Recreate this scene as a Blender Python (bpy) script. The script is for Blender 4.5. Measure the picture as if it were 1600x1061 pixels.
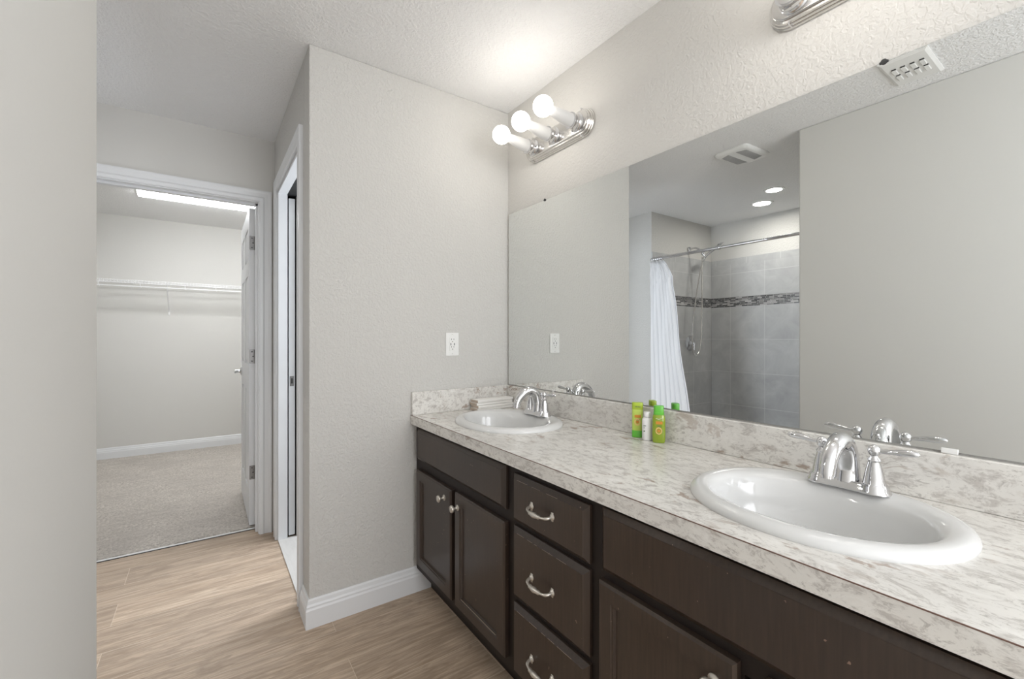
import bpy, bmesh, math, random
from mathutils import Vector, Matrix
random.seed(7)
S = bpy.context.scene
COL = S.collection
for o in list(bpy.data.objects): bpy.data.objects.remove(o)
PI = math.pi

# ---------------------------------------------------------------- camera
cam_d = bpy.data.cameras.new('camera'); cam = bpy.data.objects.new('camera', cam_d); COL.objects.link(cam)
cam_d.sensor_width = 36; cam_d.sensor_fit = 'HORIZONTAL'; cam_d.lens = 36 * 686.2 / 1600
cam_d.shift_y = -2.6 / 1600 * -1 * -1
cam_d.clip_start = .02
cam.location = (0, 0, 1.21); cam.rotation_euler = (PI / 2, 0, -math.radians(34.82))
S.camera = cam
# ---------------------------------------------------------------- exposure and world
vs = S.view_settings
vs.view_transform = 'Standard'; vs.look = 'None'; vs.gamma = 1; vs.use_curve_mapping = False; vs.exposure = 0.08
W = bpy.data.worlds.new('world'); S.world = W; W.use_nodes = True
W.node_tree.nodes['Background'].inputs[0].default_value = (.8, .88, 1, 1)
W.node_tree.nodes['Background'].inputs[1].default_value = .6
# ---------------------------------------------------------------- light through the windows, plus an added fill
def area(name, loc, rot, sx, sy, power, col):
    d = bpy.data.lights.new(name, 'AREA'); d.shape = 'RECTANGLE'; d.size = sx; d.size_y = sy
    d.energy = power; d.color = col
    o = bpy.data.objects.new(name, d); COL.objects.link(o); o.location = loc; o.rotation_euler = rot
    return o
area('fill_bath', (.62, -2.17, 1.45), (PI/2, 0, 0), 1.2, 1.5, 42, (.96, .97, 1))      # added fill light from behind the camera, shines +y
area('daylight_side', (1.34, -1.58, 1.5), (0, PI/2, 0), 1.3, 1.1, 32, (.88, .93, 1))     # side window behind the camera, shines -x
area('daylight_toilet', (2.17, 2.65, 1.5), (0, PI/2, 0), 1.3, .8, 54, (.84, .90, 1))      # water closet window, shines -x
BULB, TUBE, CAN = 12.5, 29, 130

# ---------------------------------------------------------------- materials
def mat(name, col, rough=.5, metal=0, spec=.5, **k):
    m = bpy.data.materials.new(name); m.use_nodes = True
    b = m.node_tree.nodes['Principled BSDF']
    b.inputs['Base Color'].default_value = (*col, 1); b.inputs['Roughness'].default_value = rough
    b.inputs['Metallic'].default_value = metal; b.inputs['Specular IOR Level'].default_value = spec
    for a, v in k.items(): b.inputs[a.replace('_', ' ')].default_value = v
    return m
def N(m, t, **k):
    n = m.node_tree.nodes.new(t)
    for a, v in k.items():
        if hasattr(n, a): setattr(n, a, v)
    return n
def L(m, a, b): m.node_tree.links.new(a, b)
def coords(m, scale=(1, 1, 1), rot=(0, 0, 0)):
    tc = N(m, 'ShaderNodeTexCoord'); mp = N(m, 'ShaderNodeMapping')
    mp.inputs['Scale'].default_value = scale; mp.inputs['Rotation'].default_value = rot
    L(m, tc.outputs['Object'], mp.inputs['Vector']); return mp.outputs[0]
def noise(m, vec, scale, detail=4, rough=.5, dist=0):
    n = N(m, 'ShaderNodeTexNoise'); n.inputs['Scale'].default_value = scale; n.inputs['Detail'].default_value = detail
    n.inputs['Roughness'].default_value = rough; n.inputs['Distortion'].default_value = dist
    L(m, vec, n.inputs['Vector']); return n.outputs['Fac']
def ramp(m, fac, stops):
    r = N(m, 'ShaderNodeValToRGB'); e = r.color_ramp.elements
    while len(e) < len(stops): e.new(.5)
    for i, (p, c) in enumerate(stops):
        e[i].position = p; e[i].color = (*c, 1) if len(c) == 3 else c
    L(m, fac, r.inputs[0]); return r.outputs[0]
def mix(m, fac, a, b, mode='MIX'):
    x = N(m, 'ShaderNodeMix', data_type='RGBA', blend_type=mode)
    for i, v in ((0, fac), (6, a), (7, b)):
        if isinstance(v, (int, float)): x.inputs[i].default_value = v
        elif isinstance(v, tuple): x.inputs[i].default_value = (*v, 1)
        else: L(m, v, x.inputs[i])
    return x.outputs[2]
def bump(m, h, strength, dist):
    b = N(m, 'ShaderNodeBump'); b.inputs['Strength'].default_value = strength; b.inputs['Distance'].default_value = dist
    L(m, h, b.inputs['Height']); L(m, b.outputs[0], m.node_tree.nodes['Principled BSDF'].inputs['Normal'])
def base(m, c): L(m, c, m.node_tree.nodes['Principled BSDF'].inputs['Base Color'])

def plaster(name, col, s=55, st=.5, d=.0025):
    m = mat(name, col, .75, spec=.25); v = coords(m)
    a = noise(m, v, s, 3, .5, .6)
    r = ramp(m, a, [(.42, (0, 0, 0)), (.60, (1, 1, 1))]); bump(m, r, st, d); return m
M = {}
M['wall'] = plaster('painted_textured_wall', (.62, .608, .58), 85, .6, .0024)
M['wall_rough'] = plaster('painted_knockdown_wall', (.66, .645, .615), 78, .42, .0024)
M['wall_smooth'] = plaster('painted_smooth_wall', (.66, .65, .62), 70, .05, .001)
M['ceil'] = plaster('ceiling_texture', (.88, .88, .875), 80, .6, .0028)
M['trim'] = mat('white_trim_paint', (.76, .77, .78), .38)
M['door'] = mat('white_door_paint', (.74, .75, .76), .4)
M['chrome'] = mat('polished_chrome', (.70, .70, .71), .05, 1)
M['nickel'] = mat('brushed_nickel', (.68, .665, .64), .2, 1)
M['steel'] = mat('satin_steel', (.26, .255, .25), .4, 1)
M['black'] = mat('black_gap', (.008, .008, .008), .7)
M['porcelain'] = mat('white_porcelain', (.70, .70, .69), .10, spec=.5, Coat_Weight=.2, Coat_Roughness=.03)
M['wire'] = mat('white_coated_wire', (.86, .86, .86), .4)
M['plastic'] = mat('white_plastic', (.82, .82, .80), .35)
M['slot'] = mat('dark_slot', (.03, .03, .03), .6)
M['mirror'] = mat('mirror_silver', (.83, .845, .835), .0, 1)
M['mirror_edge'] = mat('mirror_edge_glass', (.12, .14, .13), .2)
M['curtain'] = mat('white_curtain_fabric', (.86, .86, .87), .8, spec=.2, Transmission_Weight=0)
M['knob'] = mat('worn_cream_metal', (.62, .58, .52), .32, .75)
M['towel_white'] = mat('white_paper_towel', (.88, .865, .83), .85, spec=.1)
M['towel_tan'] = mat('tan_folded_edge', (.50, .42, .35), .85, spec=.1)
M['lime'] = mat('lime_plastic', (.42, .56, .05), .35)
M['lime_pale'] = mat('pale_lime_plastic', (.52, .66, .12), .35)
M['green_cap'] = mat('green_cap_plastic', (.13, .50, .05), .3)
M['green_liquid'] = mat('green_liquid_plastic', (.26, .36, .02), .12, Coat_Weight=.5, Subsurface_Weight=0)
M['white_bottle'] = mat('white_bottle_plastic', (.84, .83, .82), .3)
M['orange'] = mat('orange_print', (.62, .25, .03), .5)
M['peach'] = mat('peach_print', (.80, .52, .20), .5)
M['ink'] = mat('grey_green_print', (.12, .16, .10), .6)
def emit(name, col, st):
    m = bpy.data.materials.new(name); m.use_nodes = True; b = m.node_tree.nodes['Principled BSDF']
    b.inputs['Base Color'].default_value = (.9, .9, .9, 1); b.inputs['Emission Color'].default_value = (*col, 1)
    b.inputs['Emission Strength'].default_value = st; return m
M['bulb'] = emit('lit_frosted_bulb', (1, .95, .88), BULB)
M['bulb_neck'] = emit('lit_bulb_neck', (1, .95, .9), .16)
M['bulb_neck'].node_tree.nodes['Principled BSDF'].inputs['Base Color'].default_value = (.52, .52, .51, 1)
M['tube'] = emit('lit_fluorescent_lens', (.96, .98, 1), TUBE)
M['can'] = emit('lit_downlight_lens', (1, .97, .92), CAN)

# dark stained cabinet wood
m = mat('espresso_wood', (.02, .013, .01), .30, spec=.5); v = coords(m, (1, 1, 1))
n1 = noise(m, coords(m, (30, 30, 1.6)), 5, 5, .6); n2 = noise(m, v, 2.2, 3)
c = ramp(m, n1, [(.3, (.036, .0235, .0165)), (.7, (.057, .0375, .0265))])
c = mix(m, ramp(m, n2, [(.35, (0, 0, 0)), (.7, (.6, .6, .6))]), c, (.042, .034, .030))
sc = noise(m, v, 95, 2, .4); c = mix(m, ramp(m, sc, [(.765, (0, 0, 0)), (.78, (.8, .8, .8))]), c, (.30, .20, .15))
base(m, c); bump(m, n1, .08, .0008); M['wood'] = m
M['wood_frame'] = mat('shade_darkened_frame_wood', (.017, .0115, .0095), .5, spec=.3)  # darker than the fronts: shade in the gaps is put into the frame colour
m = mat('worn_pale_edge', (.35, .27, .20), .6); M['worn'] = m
m = mat('dark_brown_edge_bead', (.16, .09, .07), .5); M['seam'] = m

# laminate countertop
m = mat('marbled_laminate', (.6, .58, .55), .27, spec=.45)
v = coords(m, (1.25, .62, 1.25), (0, 0, .2))
def warp(vec, s, amt):
    n = N(m, 'ShaderNodeTexNoise'); n.inputs['Scale'].default_value = s; n.inputs['Detail'].default_value = 3; L(m, vec, n.inputs['Vector'])
    sub = N(m, 'ShaderNodeVectorMath', operation='SUBTRACT'); L(m, n.outputs['Color'], sub.inputs[0]); sub.inputs[1].default_value = (.5, .5, .5)
    scl = N(m, 'ShaderNodeVectorMath', operation='SCALE'); L(m, sub.outputs[0], scl.inputs[0]); scl.inputs['Scale'].default_value = amt
    ad = N(m, 'ShaderNodeVectorMath', operation='ADD'); L(m, vec, ad.inputs[0]); L(m, scl.outputs[0], ad.inputs[1]); return ad.outputs[0]
wv = warp(v, 14, .07)
big = noise(m, v, 4.2, 3, .55)
c = mix(m, ramp(m, big, [(.35, (0, 0, 0)), (.65, (1, 1, 1))]), (.80, .78, .735), (.69, .67, .635))
mott = noise(m, wv, 38, 8, .75)
c = mix(m, ramp(m, mott, [(.40, (.8, .8, .8)), (.50, (0, 0, 0))]), c, (.48, .45, .42))
fine = noise(m, wv, 95, 6, .75)
c = mix(m, ramp(m, fine, [(.55, (0, 0, 0)), (.64, (.6, .6, .6))]), c, (.35, .325, .30))
pale = noise(m, wv, 20, 6, .65)
c = mix(m, ramp(m, pale, [(.56, (0, 0, 0)), (.68, (.8, .8, .8))]), c, (.84, .825, .79))
spots = noise(m, wv, 21, 4, .6); area_ = noise(m, v, 3.1, 2, .5)
mm = N(m, 'ShaderNodeMath', operation='MULTIPLY')
L(m, ramp(m, spots, [(.58, (0, 0, 0)), (.64, (.8, .8, .8))]), mm.inputs[0]); L(m, ramp(m, area_, [(.46, (0, 0, 0)), (.56, (1, 1, 1))]), mm.inputs[1])
c = mix(m, mm.outputs[0], c, (.34, .26, .205))
base(m, c); M['laminate'] = m

# wood look floor planks (rows along x)
m = mat('wood_look_plank_floor', (.4, .32, .25), .42, spec=.4)
tc = N(m, 'ShaderNodeTexCoord'); mp = N(m, 'ShaderNodeMapping'); mp.inputs['Location'].default_value = (-.18, .0 - .0, 0)
mp.inputs['Location'].default_value = (.33, .0, 0)
L(m, tc.outputs['Object'], mp.inputs['Vector'])
br = N(m, 'ShaderNodeTexBrick'); br.offset = .37; br.offset_frequency = 2; br.squash = 1
br.inputs['Scale'].default_value = 1; br.inputs['Brick Width'].default_value = 1.22; br.inputs['Row Height'].default_value = .19
br.inputs['Mortar Size'].default_value = .0011; br.inputs['Mortar Smooth'].default_value = .3; br.inputs['Bias'].default_value = 0
br.inputs['Color1'].default_value = (0, 0, 0, 1); br.inputs['Color2'].default_value = (1, 1, 1, 1); br.inputs['Mortar'].default_value = (.5, .5, .5, 1)
L(m, mp.outputs[0], br.inputs['Vector'])
off = N(m, 'ShaderNodeVectorMath', operation='MULTIPLY'); L(m, br.outputs['Color'], off.inputs[0]); off.inputs[1].default_value = (7, 3, 5)
ad = N(m, 'ShaderNodeVectorMath', operation='ADD'); L(m, mp.outputs[0], ad.inputs[0]); L(m, off.outputs[0], ad.inputs[1])
def stretched(sc):
    q = N(m, 'ShaderNodeMapping'); q.inputs['Scale'].default_value = sc; L(m, ad.outputs[0], q.inputs['Vector']); return q.outputs[0]
g1 = noise(m, stretched((.55, 7, 1)), 3.2, 6, .62, 1.1); g2 = noise(m, stretched((1.2, 30, 1)), 6, 5, .7, .6); g3 = noise(m, stretched((.7, 2.2, 1)), 2.2, 3, .5, 1.5)
c = ramp(m, g1, [(.28, (.34, .245, .165)), (.42, (.50, .38, .275)), (.60, (.61, .48, .36)), (.8, (.69, .56, .43))])
c = mix(m, ramp(m, g2, [(.42, (.55, .55, .55)), (.60, (0, 0, 0))]), c, (.30, .225, .165))
c = mix(m, ramp(m, g3, [(.55, (0, 0, 0)), (.72, (.35, .35, .35))]), c, (.27, .20, .145))
g4 = noise(m, stretched((.42, 3.4, 1)), 3.0, 5, .55, 2.2)
c = mix(m, ramp(m, g4, [(.455, (0, 0, 0)), (.495, (.4, .4, .4)), (.515, (.4, .4, .4)), (.55, (0, 0, 0))]), c, (.25, .18, .125))
c = mix(m, .12, c, br.outputs['Color'], 'OVERLAY')
c = mix(m, br.outputs['Fac'], c, (.62, .52, .41))
base(m, c); bump(m, g2, .08, .001); M['floor'] = m

m = mat('pale_threshold', (.62, .60, .57), .5); v = coords(m, (1, 1, 1))
base(m, mix(m, noise(m, coords(m, (6, .8, 1)), 7, 5, .65, .8), (.66, .64, .60), (.50, .48, .45))); M['threshold'] = m

# carpet
m = mat('beige_carpet', (.4, .36, .31), .95, spec=.05); v = coords(m)
a = noise(m, v, 75, 5, .85); b = noise(m, v, 3.5, 3, .6); d = noise(m, coords(m, (1.2, 4, 1), (0, 0, .5)), 4, 2)
c = mix(m, ramp(m, a, [(.32, (0, 0, 0)), (.68, (1, 1, 1))]), (.30, .265, .23), (.82, .765, .70)); c = mix(m, ramp(m, b, [(.4, (0, 0, 0)), (.62, (.45, .45, .45))]), c, (.48, .44, .40))
c = mix(m, ramp(m, d, [(.5, (0, 0, 0)), (.6, (.18, .18, .18))]), c, (.72, .67, .61))
base(m, c); bump(m, a, .9, .008); M['carpet'] = m

# shower tiles: 'axis' is the horizontal axis of the wall
def tile_mat(name, ax, origin, z0, w, h, offset, mortar=(.60, .60, .59)):
    m = mat(name, (.4, .4, .4), .35, spec=.4)
    tc = N(m, 'ShaderNodeTexCoord'); sp = N(m, 'ShaderNodeSeparateXYZ'); cb = N(m, 'ShaderNodeCombineXYZ')
    L(m, tc.outputs['Object'], sp.inputs[0]); L(m, sp.outputs[ax], cb.inputs[0]); L(m, sp.outputs[2], cb.inputs[1])
    mp = N(m, 'ShaderNodeMapping'); mp.inputs['Location'].default_value = (-origin, -z0, 0); L(m, cb.outputs[0], mp.inputs['Vector'])
    br = N(m, 'ShaderNodeTexBrick'); br.offset = offset; br.inputs['Scale'].default_value = 1
    br.inputs['Brick Width'].default_value = w; br.inputs['Row Height'].default_value = h
    br.inputs['Mortar Size'].default_value = .0022; br.inputs['Mortar Smooth'].default_value = .2
    br.inputs['Color1'].default_value = (.42, .422, .422, 1); br.inputs['Color2'].default_value = (.52, .522, .52, 1); br.inputs['Mortar'].default_value = (*mortar, 1)
    L(m, mp.outputs[0], br.inputs['Vector'])
    cl = noise(m, cb.outputs[0], 5, 6, .62, .8)
    c = mix(m, .62, br.outputs['Color'], ramp(m, cl, [(.3, (.36, .36, .362)), (.55, (.47, .47, .468)), (.75, (.58, .58, .575))]))
    c = mix(m, br.outputs['Fac'], c, mortar); base(m, c); bump(m, br.outputs['Fac'], -.3, .002)
    return m
M['tile_x'] = tile_mat('grey_tile_plumbing_wall', 0, -1.888, .155, .345, .347, 0)
M['tile_y'] = tile_mat('grey_tile_long_wall', 1, 1.46, .155, .351, .347, 0)
M['bullnose_x'] = tile_mat('grey_border_tile_a', 0, -1.888, 1.0, .33, 1.2, 0)
M['bullnose_y'] = tile_mat('grey_border_tile_b', 1, 1.354, 1.0, .33, 1.2, 0)
def mosaic(name, ax):
    m = mat(name, (.2, .2, .2), .18, spec=.6)
    tc = N(m, 'ShaderNodeTexCoord'); sp = N(m, 'ShaderNodeSeparateXYZ'); cb = N(m, 'ShaderNodeCombineXYZ')
    L(m, tc.outputs['Object'], sp.inputs[0]); L(m, sp.outputs[ax], cb.inputs[0]); L(m, sp.outputs[2], cb.inputs[1])
    br = N(m, 'ShaderNodeTexBrick'); br.offset = .43; br.squash = .62; br.squash_frequency = 3; br.inputs['Scale'].default_value = 1
    br.inputs['Brick Width'].default_value = .062; br.inputs['Row Height'].default_value = .0145
    br.inputs['Mortar Size'].default_value = .0013; br.inputs['Bias'].default_value = -.15
    br.inputs['Color1'].default_value = (0, 0, 0, 1); br.inputs['Color2'].default_value = (1, 1, 1, 1); br.inputs['Mortar'].default_value = (.5, .5, .5, 1)
    L(m, cb.outputs[0], br.inputs['Vector'])
    c = ramp(m, br.outputs['Color'], [(.12, (.035, .035, .038)), (.42, (.09, .088, .09)), (.68, (.26, .25, .25)), (.95, (.60, .59, .58))])
    c = mix(m, br.outputs['Fac'], c, (.5, .5, .49)); base(m, c); return m
M['mosaic_x'] = mosaic('glass_mosaic_a', 0); M['mosaic_y'] = mosaic('glass_mosaic_b', 1)

# ---------------------------------------------------------------- mesh helpers
def box(bm, a, b, bev=0, seg=1):
    x0, y0, z0 = [min(p, q) for p, q in zip(a, b)]; x1, y1, z1 = [max(p, q) for p, q in zip(a, b)]
    vs_ = [bm.verts.new(p) for p in ((x0, y0, z0), (x1, y0, z0), (x1, y1, z0), (x0, y1, z0), (x0, y0, z1), (x1, y0, z1), (x1, y1, z1), (x0, y1, z1))]
    fs = [bm.faces.new([vs_[i] for i in f]) for f in ((0, 3, 2, 1), (4, 5, 6, 7), (0, 1, 5, 4), (1, 2, 6, 5), (2, 3, 7, 6), (3, 0, 4, 7))]
    if bev: bmesh.ops.bevel(bm, geom=list({e for f in fs for e in f.edges}), offset=bev, segments=seg, affect='EDGES', profile=.5)
def rings(bm, rs, cap0=True, cap1=True, closed=True):
    vr = [[bm.verts.new(p) for p in r] for r in rs]; n = len(vr[0])
    for a, b in zip(vr, vr[1:]):
        for i in range(n if closed else n - 1):
            j = (i + 1) % n; bm.faces.new((a[i], a[j], b[j], b[i]))
    if cap0: bm.faces.new(vr[0][::-1])
    if cap1: bm.faces.new(vr[-1])
    return vr
def lathe(bm, prof, o=(0, 0, 0), axis=(0, 0, 1), n=24, cap0=True, cap1=True):
    ax = Vector(axis).normalized(); u = ax.orthogonal().normalized(); w = ax.cross(u); o = Vector(o)
    rings(bm, [[o + ax * z + (u * math.cos(2*PI*i/n) + w * math.sin(2*PI*i/n)) * max(r, 1e-5) for i in range(n)] for r, z in prof], cap0, cap1)
def tube(bm, pts, r, n=10):
    pts = [Vector(p) for p in pts]; rr = r if isinstance(r, (list, tuple)) else [r] * len(pts); up = None; rs = []
    for i, p in enumerate(pts):
        t = (pts[min(i + 1, len(pts) - 1)] - pts[max(i - 1, 0)]).normalized()
        if up is None: up = t.orthogonal().normalized()
        up = (up - t * up.dot(t)).normalized(); w = t.cross(up)
        rs.append([p + (up * math.cos(2*PI*k/n) + w * math.sin(2*PI*k/n)) * rr[i] for k in range(n)])
    rings(bm, rs)
def sphere(bm, c, r, n=16, sc=(1, 1, 1)):
    lathe(bm, [(r * math.sin(PI*i/n) * 1.0, -r * math.cos(PI*i/n)) for i in range(n + 1)], (0, 0, 0), (0, 0, 1), n * 2)
    vs_ = bm.verts[:] ; k = (n + 1) * n * 2
    bm.verts.ensure_lookup_table()
    for q in bm.verts[-k:]: q.co = Vector((q.co.x * sc[0], q.co.y * sc[1], q.co.z * sc[2])) + Vector(c)
def bez(p0, p1, p2, p3, n=14):
    P = [Vector(p) for p in (p0, p1, p2, p3)]
    return [P[0]*(1-t)**3 + P[1]*3*t*(1-t)**2 + P[2]*3*t*t*(1-t) + P[3]*t**3 for t in [i/n for i in range(n+1)]]
def holed(bm, outer, holes, T, d0, d1):
    """plate: 2D outline + holes, T maps (u,v,d) to a point; extruded d0..d1"""
    def face_at(d):
        es = []; loops = []
        for lp in [outer] + holes:
            vs_ = [bm.verts.new(T(u, v_, d)) for u, v_ in lp]
            es += [bm.edges.new((vs_[i], vs_[(i + 1) % len(vs_)])) for i in range(len(vs_))]; loops.append(vs_)
        bmesh.ops.triangle_fill(bm, edges=es, use_beauty=True, use_dissolve=False); return loops
    A = face_at(d0); B = face_at(d1)
    for a, b in zip(A, B):
        for i in range(len(a)):
            j = (i + 1) % len(a); bm.faces.new((a[i], a[j], b[j], b[i]))
def rect(u0, v0, u1, v1): return [(u0, v0), (u1, v0), (u1, v1), (u0, v1)]
def new(): return bmesh.new()
def obj(name, bm, m, parent=None, smooth=False, ang=35, origin=None):
    bmesh.ops.recalc_face_normals(bm, faces=bm.faces[:])
    me = bpy.data.meshes.new(name)
    if origin is not None: bmesh.ops.translate(bm, verts=bm.verts[:], vec=-Vector(origin))
    bm.to_mesh(me); bm.free()
    ms = m if isinstance(m, (list, tuple)) else [m]
    for q in ms: me.materials.append(q)
    if smooth:
        for f in me.polygons: f.use_smooth = True
        try: me.set_sharp_from_angle(angle=math.radians(ang))
        except Exception: pass
    o = bpy.data.objects.new(name, me); COL.objects.link(o)
    if origin is not None: o.location = origin
    if parent is not None: o.parent = parent
    return o
def tag(o, label, cat, group=None, kind=None):
    o['label'] = label; o['category'] = cat
    if group: o['group'] = group
    if kind: o['kind'] = kind
    return o
def thing(name, loc, label, cat, group=None, rz=0):
    o = bpy.data.objects.new(name, None); COL.objects.link(o); o.location = loc; o.rotation_euler = (0, 0, rz)
    o.empty_display_size = .05
    return tag(o, label, cat, group)
def struct(name, bm, m, **k):
    o = obj(name, bm, m, **k); o['kind'] = 'structure'; return o
def copy_tree(o, loc=None, label=None):
    r = o.copy(); COL.objects.link(r)
    if loc: r.location = loc
    if label: r['label'] = label
    for ch in [c for c in bpy.data.objects if c.parent == o]:
        c = ch.copy(); COL.objects.link(c); c.parent = r
        for g in [d for d in bpy.data.objects if d.parent == ch]:
            q = g.copy(); COL.objects.link(q); q.parent = c
    return r

# ---------------------------------------------------------------- dimensions
H = 2.44; X = 1.358; YF = 1.99; XC = .352; YC = 3.117; EX = -.175; EY = 1.164
XS = -.857; YS = 2.738; XB = -1.888; YB = 5.869; YBK = -2.2; WT = .12

# ---------------------------------------------------------------- room shell
bm = new(); box(bm, (XB - .15, YBK - .15, -.12), (2.3, YC + .098, 0)); struct('floor', bm, M['floor'])
bm = new(); box(bm, (XB - .15, YBK - .15, H), (2.3, YB + .15, H + .12)); struct('ceiling', bm, M['ceil'])
bm = new(); holed(bm, rect(YBK, 0, YF, H), [rect(-2.13, .85, -1.03, 2.15)], lambda u, v_, d: (d, u, v_), X, X + WT); struct('wall_right', bm, M['wall_rough'])
bm = new()
for a, b in (((-2.13, .85), (-1.03, .9)), ((-2.13, 1.48), (-1.03, 1.52)), ((-2.13, 2.1), (-1.03, 2.15))): box(bm, (X + .05, a[0], a[1]), (X + .09, b[0], b[1]))
for y in (-2.13, -1.08): box(bm, (X + .05, y, .85), (X + .09, y + .05, 2.15))
struct('window_3', bm, M['trim'])
bm = new(); box(bm, (XC, YF, 0), (2.3, YF + WT, H), .004, 2); struct('wall_far', bm, M['wall'])
# hall wall with the pocket-door opening
OY0, OY1, OZ = 2.20, 2.955, 2.085
bm = new()
box(bm, (XC, YF + WT, 0), (XC + WT, OY0 - .006, H)); box(bm, (XC, OY0 - .006, OZ + .001), (XC + WT, OY1, H))
box(bm, (XC, OY1 + .001, 0), (.402, YC, OZ)); box(bm, (.450, OY1 + .001, 0), (XC + WT, YC, OZ)); box(bm, (XC, OY1, OZ + .001), (XC + WT, YC, H))
struct('wall_hall_right', bm, M['wall'])
# closet wall with the door opening
CX0, CX1, CZ = -.502, .262, 2.045
bm = new()
holed(bm, [(XS, 0), (CX0 - .006, 0), (CX0 - .006, CZ + .006), (CX1 + .006, CZ + .006), (CX1 + .006, 0), (2.3, 0), (2.3, H), (XS, H)], [], lambda u, v_, d: (u, d, v_), YC, YC + WT)
struct('wall_closet_front', bm, M['wall_smooth'])
bm = new(); box(bm, (XB, YS, 0), (XS, YC + WT, H)); struct('wall_shower_far', bm, M['wall'])
bm = new(); box(bm, (XB - WT, YBK, 0), (XB, YC + WT, H)); struct('wall_shower_side', bm, M['wall'])
bm = new(); box(bm, (XB, YBK, 0), (EX, EY, H), .006, 2); struct('wall_left', bm, M['wall_smooth'])
# back wall with an added, unseen window opening for the fill light
bm = new()
holed(bm, rect(EX, 0, X, H), [rect(.02, .7, 1.22, 2.2)], lambda u, v_, d: (u, d, v_), YBK - WT, YBK)
struct('wall_back', bm, M['wall'])
bm = new(); 
for a, b in (((.02, 1.43), (1.22, 1.47)), ((.02, .7), (1.22, .75)), ((.02, 2.15), (1.22, 2.2))): box(bm, (a[0], YBK - .09, a[1]), (b[0], YBK - .05, b[1]))
for x in (.02, 1.17): box(bm, (x, YBK - .09, .7), (x + .05, YBK - .05, 2.2))
struct('fill_window', bm, M['trim'])  # unseen window frame, made up to go with the fill light
# water closet room
bm = new(); holed(bm, rect(YF + WT, 0, YC, H), [rect(2.25, .85, 3.05, 2.15)], lambda u, v_, d: (d, u, v_), 2.2, 2.32)
struct('wall_toilet_side', bm, M['wall'])
bm = new()
box(bm, (2.24, 2.25, 1.48), (2.28, 3.05, 1.52)); box(bm, (2.24, 2.25, .85), (2.28, 3.05, .9)); box(bm, (2.24, 2.25, 2.1), (2.28, 3.05, 2.15)); box(bm, (2.24, 2.25, .85), (2.28, 2.3, 2.15)); box(bm, (2.24, 3.0, .85), (2.28, 3.05, 2.15))
struct('window_2', bm, M['trim'])
# closet room
bm = new(); box(bm, (-1.5, YB, 0), (1.3, YB + WT, H)); struct('wall_closet_back', bm, M['wall_smooth'])
bm = new(); box(bm, (-1.62, YC + WT, 0), (-1.5, YB + WT, H)); struct('wall_closet_left', bm, M['wall_smooth'])
bm = new(); box(bm, (1.2, YC + WT, 0), (1.32, YB, H)); struct('wall_closet_right', bm, M['wall_smooth'])
bm = new(); box(bm, (-1.5, YC + .1, -.12), (1.2, YB, 0)); struct('floor_closet', bm, M['threshold'])
# carpet: top surface with slightly uneven pile and a frayed front edge
bm = new(); nx, ny = 90, 90; x0, x1, y0, y1 = -1.499, 1.199, YC + .118, YB - .001
g = []
for j in range(ny + 1):
    row = []
    for i in range(nx + 1):
        x = x0 + (x1 - x0) * i / nx; y = y0 + (y1 - y0) * (j / ny) ** 1.6
        if j == 0: y += random.uniform(-.007, .005)
        row.append(bm.verts.new((x, y, .010 + random.uniform(-.0015, .0015) - (.007 if j == 0 else 0))))
    g.append(row)
for j in range(ny):
    for i in range(nx): bm.faces.new((g[j][i], g[j][i+1], g[j+1][i+1], g[j+1][i]))
bot = [bm.verts.new((x, y, 0.0005)) for x, y in ((x0, y0), (x1, y0), (x1, y1), (x0, y1))]
bm.faces.new(bot[::-1])
o = obj('carpet', bm, M['carpet'], smooth=True)
tag(o, 'beige plush carpet covering the walk-in closet floor', 'carpet', kind='stuff')
# tack strip between carpet and planks (inside the doorway)
bm = new(); box(bm, (CX0, YC + .097, .0), (CX1, YC + .112, .006), .002); struct('trim_1', bm, M['plastic'])
bm = new(); box(bm, (CX0, YC + .091, .0), (CX1, YC + .0965, .003)); struct('trim_2', bm, M['slot'])

# baseboards: profile extruded
PROF = [(0, 0), (.016, 0), (.016, .075), (.013, .083), (.013, .090), (.009, .098), (.007, .112), (.003, .118), (0, .118)]
def baseboard(name, pts, sides):
    """pts: polyline at the wall face; sides: outward normals per segment; mitred"""
    bm = new(); n = len(pts); rs = []
    for i, p in enumerate(pts):
        if i == 0: off = Vector(sides[0])
        elif i == n - 1: off = Vector(sides[-1])
        else: off = Vector(sides[i-1]) + Vector(sides[i])
        rs.append([(p[0] + off.x * d, p[1] + off.y * d, z) for d, z in PROF])
    rings(bm, rs); struct(name, bm, M['trim'])
baseboard('baseboard_far', [(.90, YF), (XC, YF), (XC, 2.125)], [(0, -1), (-1, 0)])
baseboard('baseboard_closet_back', [(1.2, YB), (-1.5, YB)], [(0, -1)])
baseboard('baseboard_closet_right', [(1.2, YB - .016), (1.2, YC + WT)], [(-1, 0)])
baseboard('baseboard_left', [(EX, YBK), (EX, EY), (XS, EY)], [(1, 0), (0, 1)])
baseboard('baseboard_hall_left', [(XS, YS), (XS, YC), (-.57, YC)], [(1, 0), (0, -1)])

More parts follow.
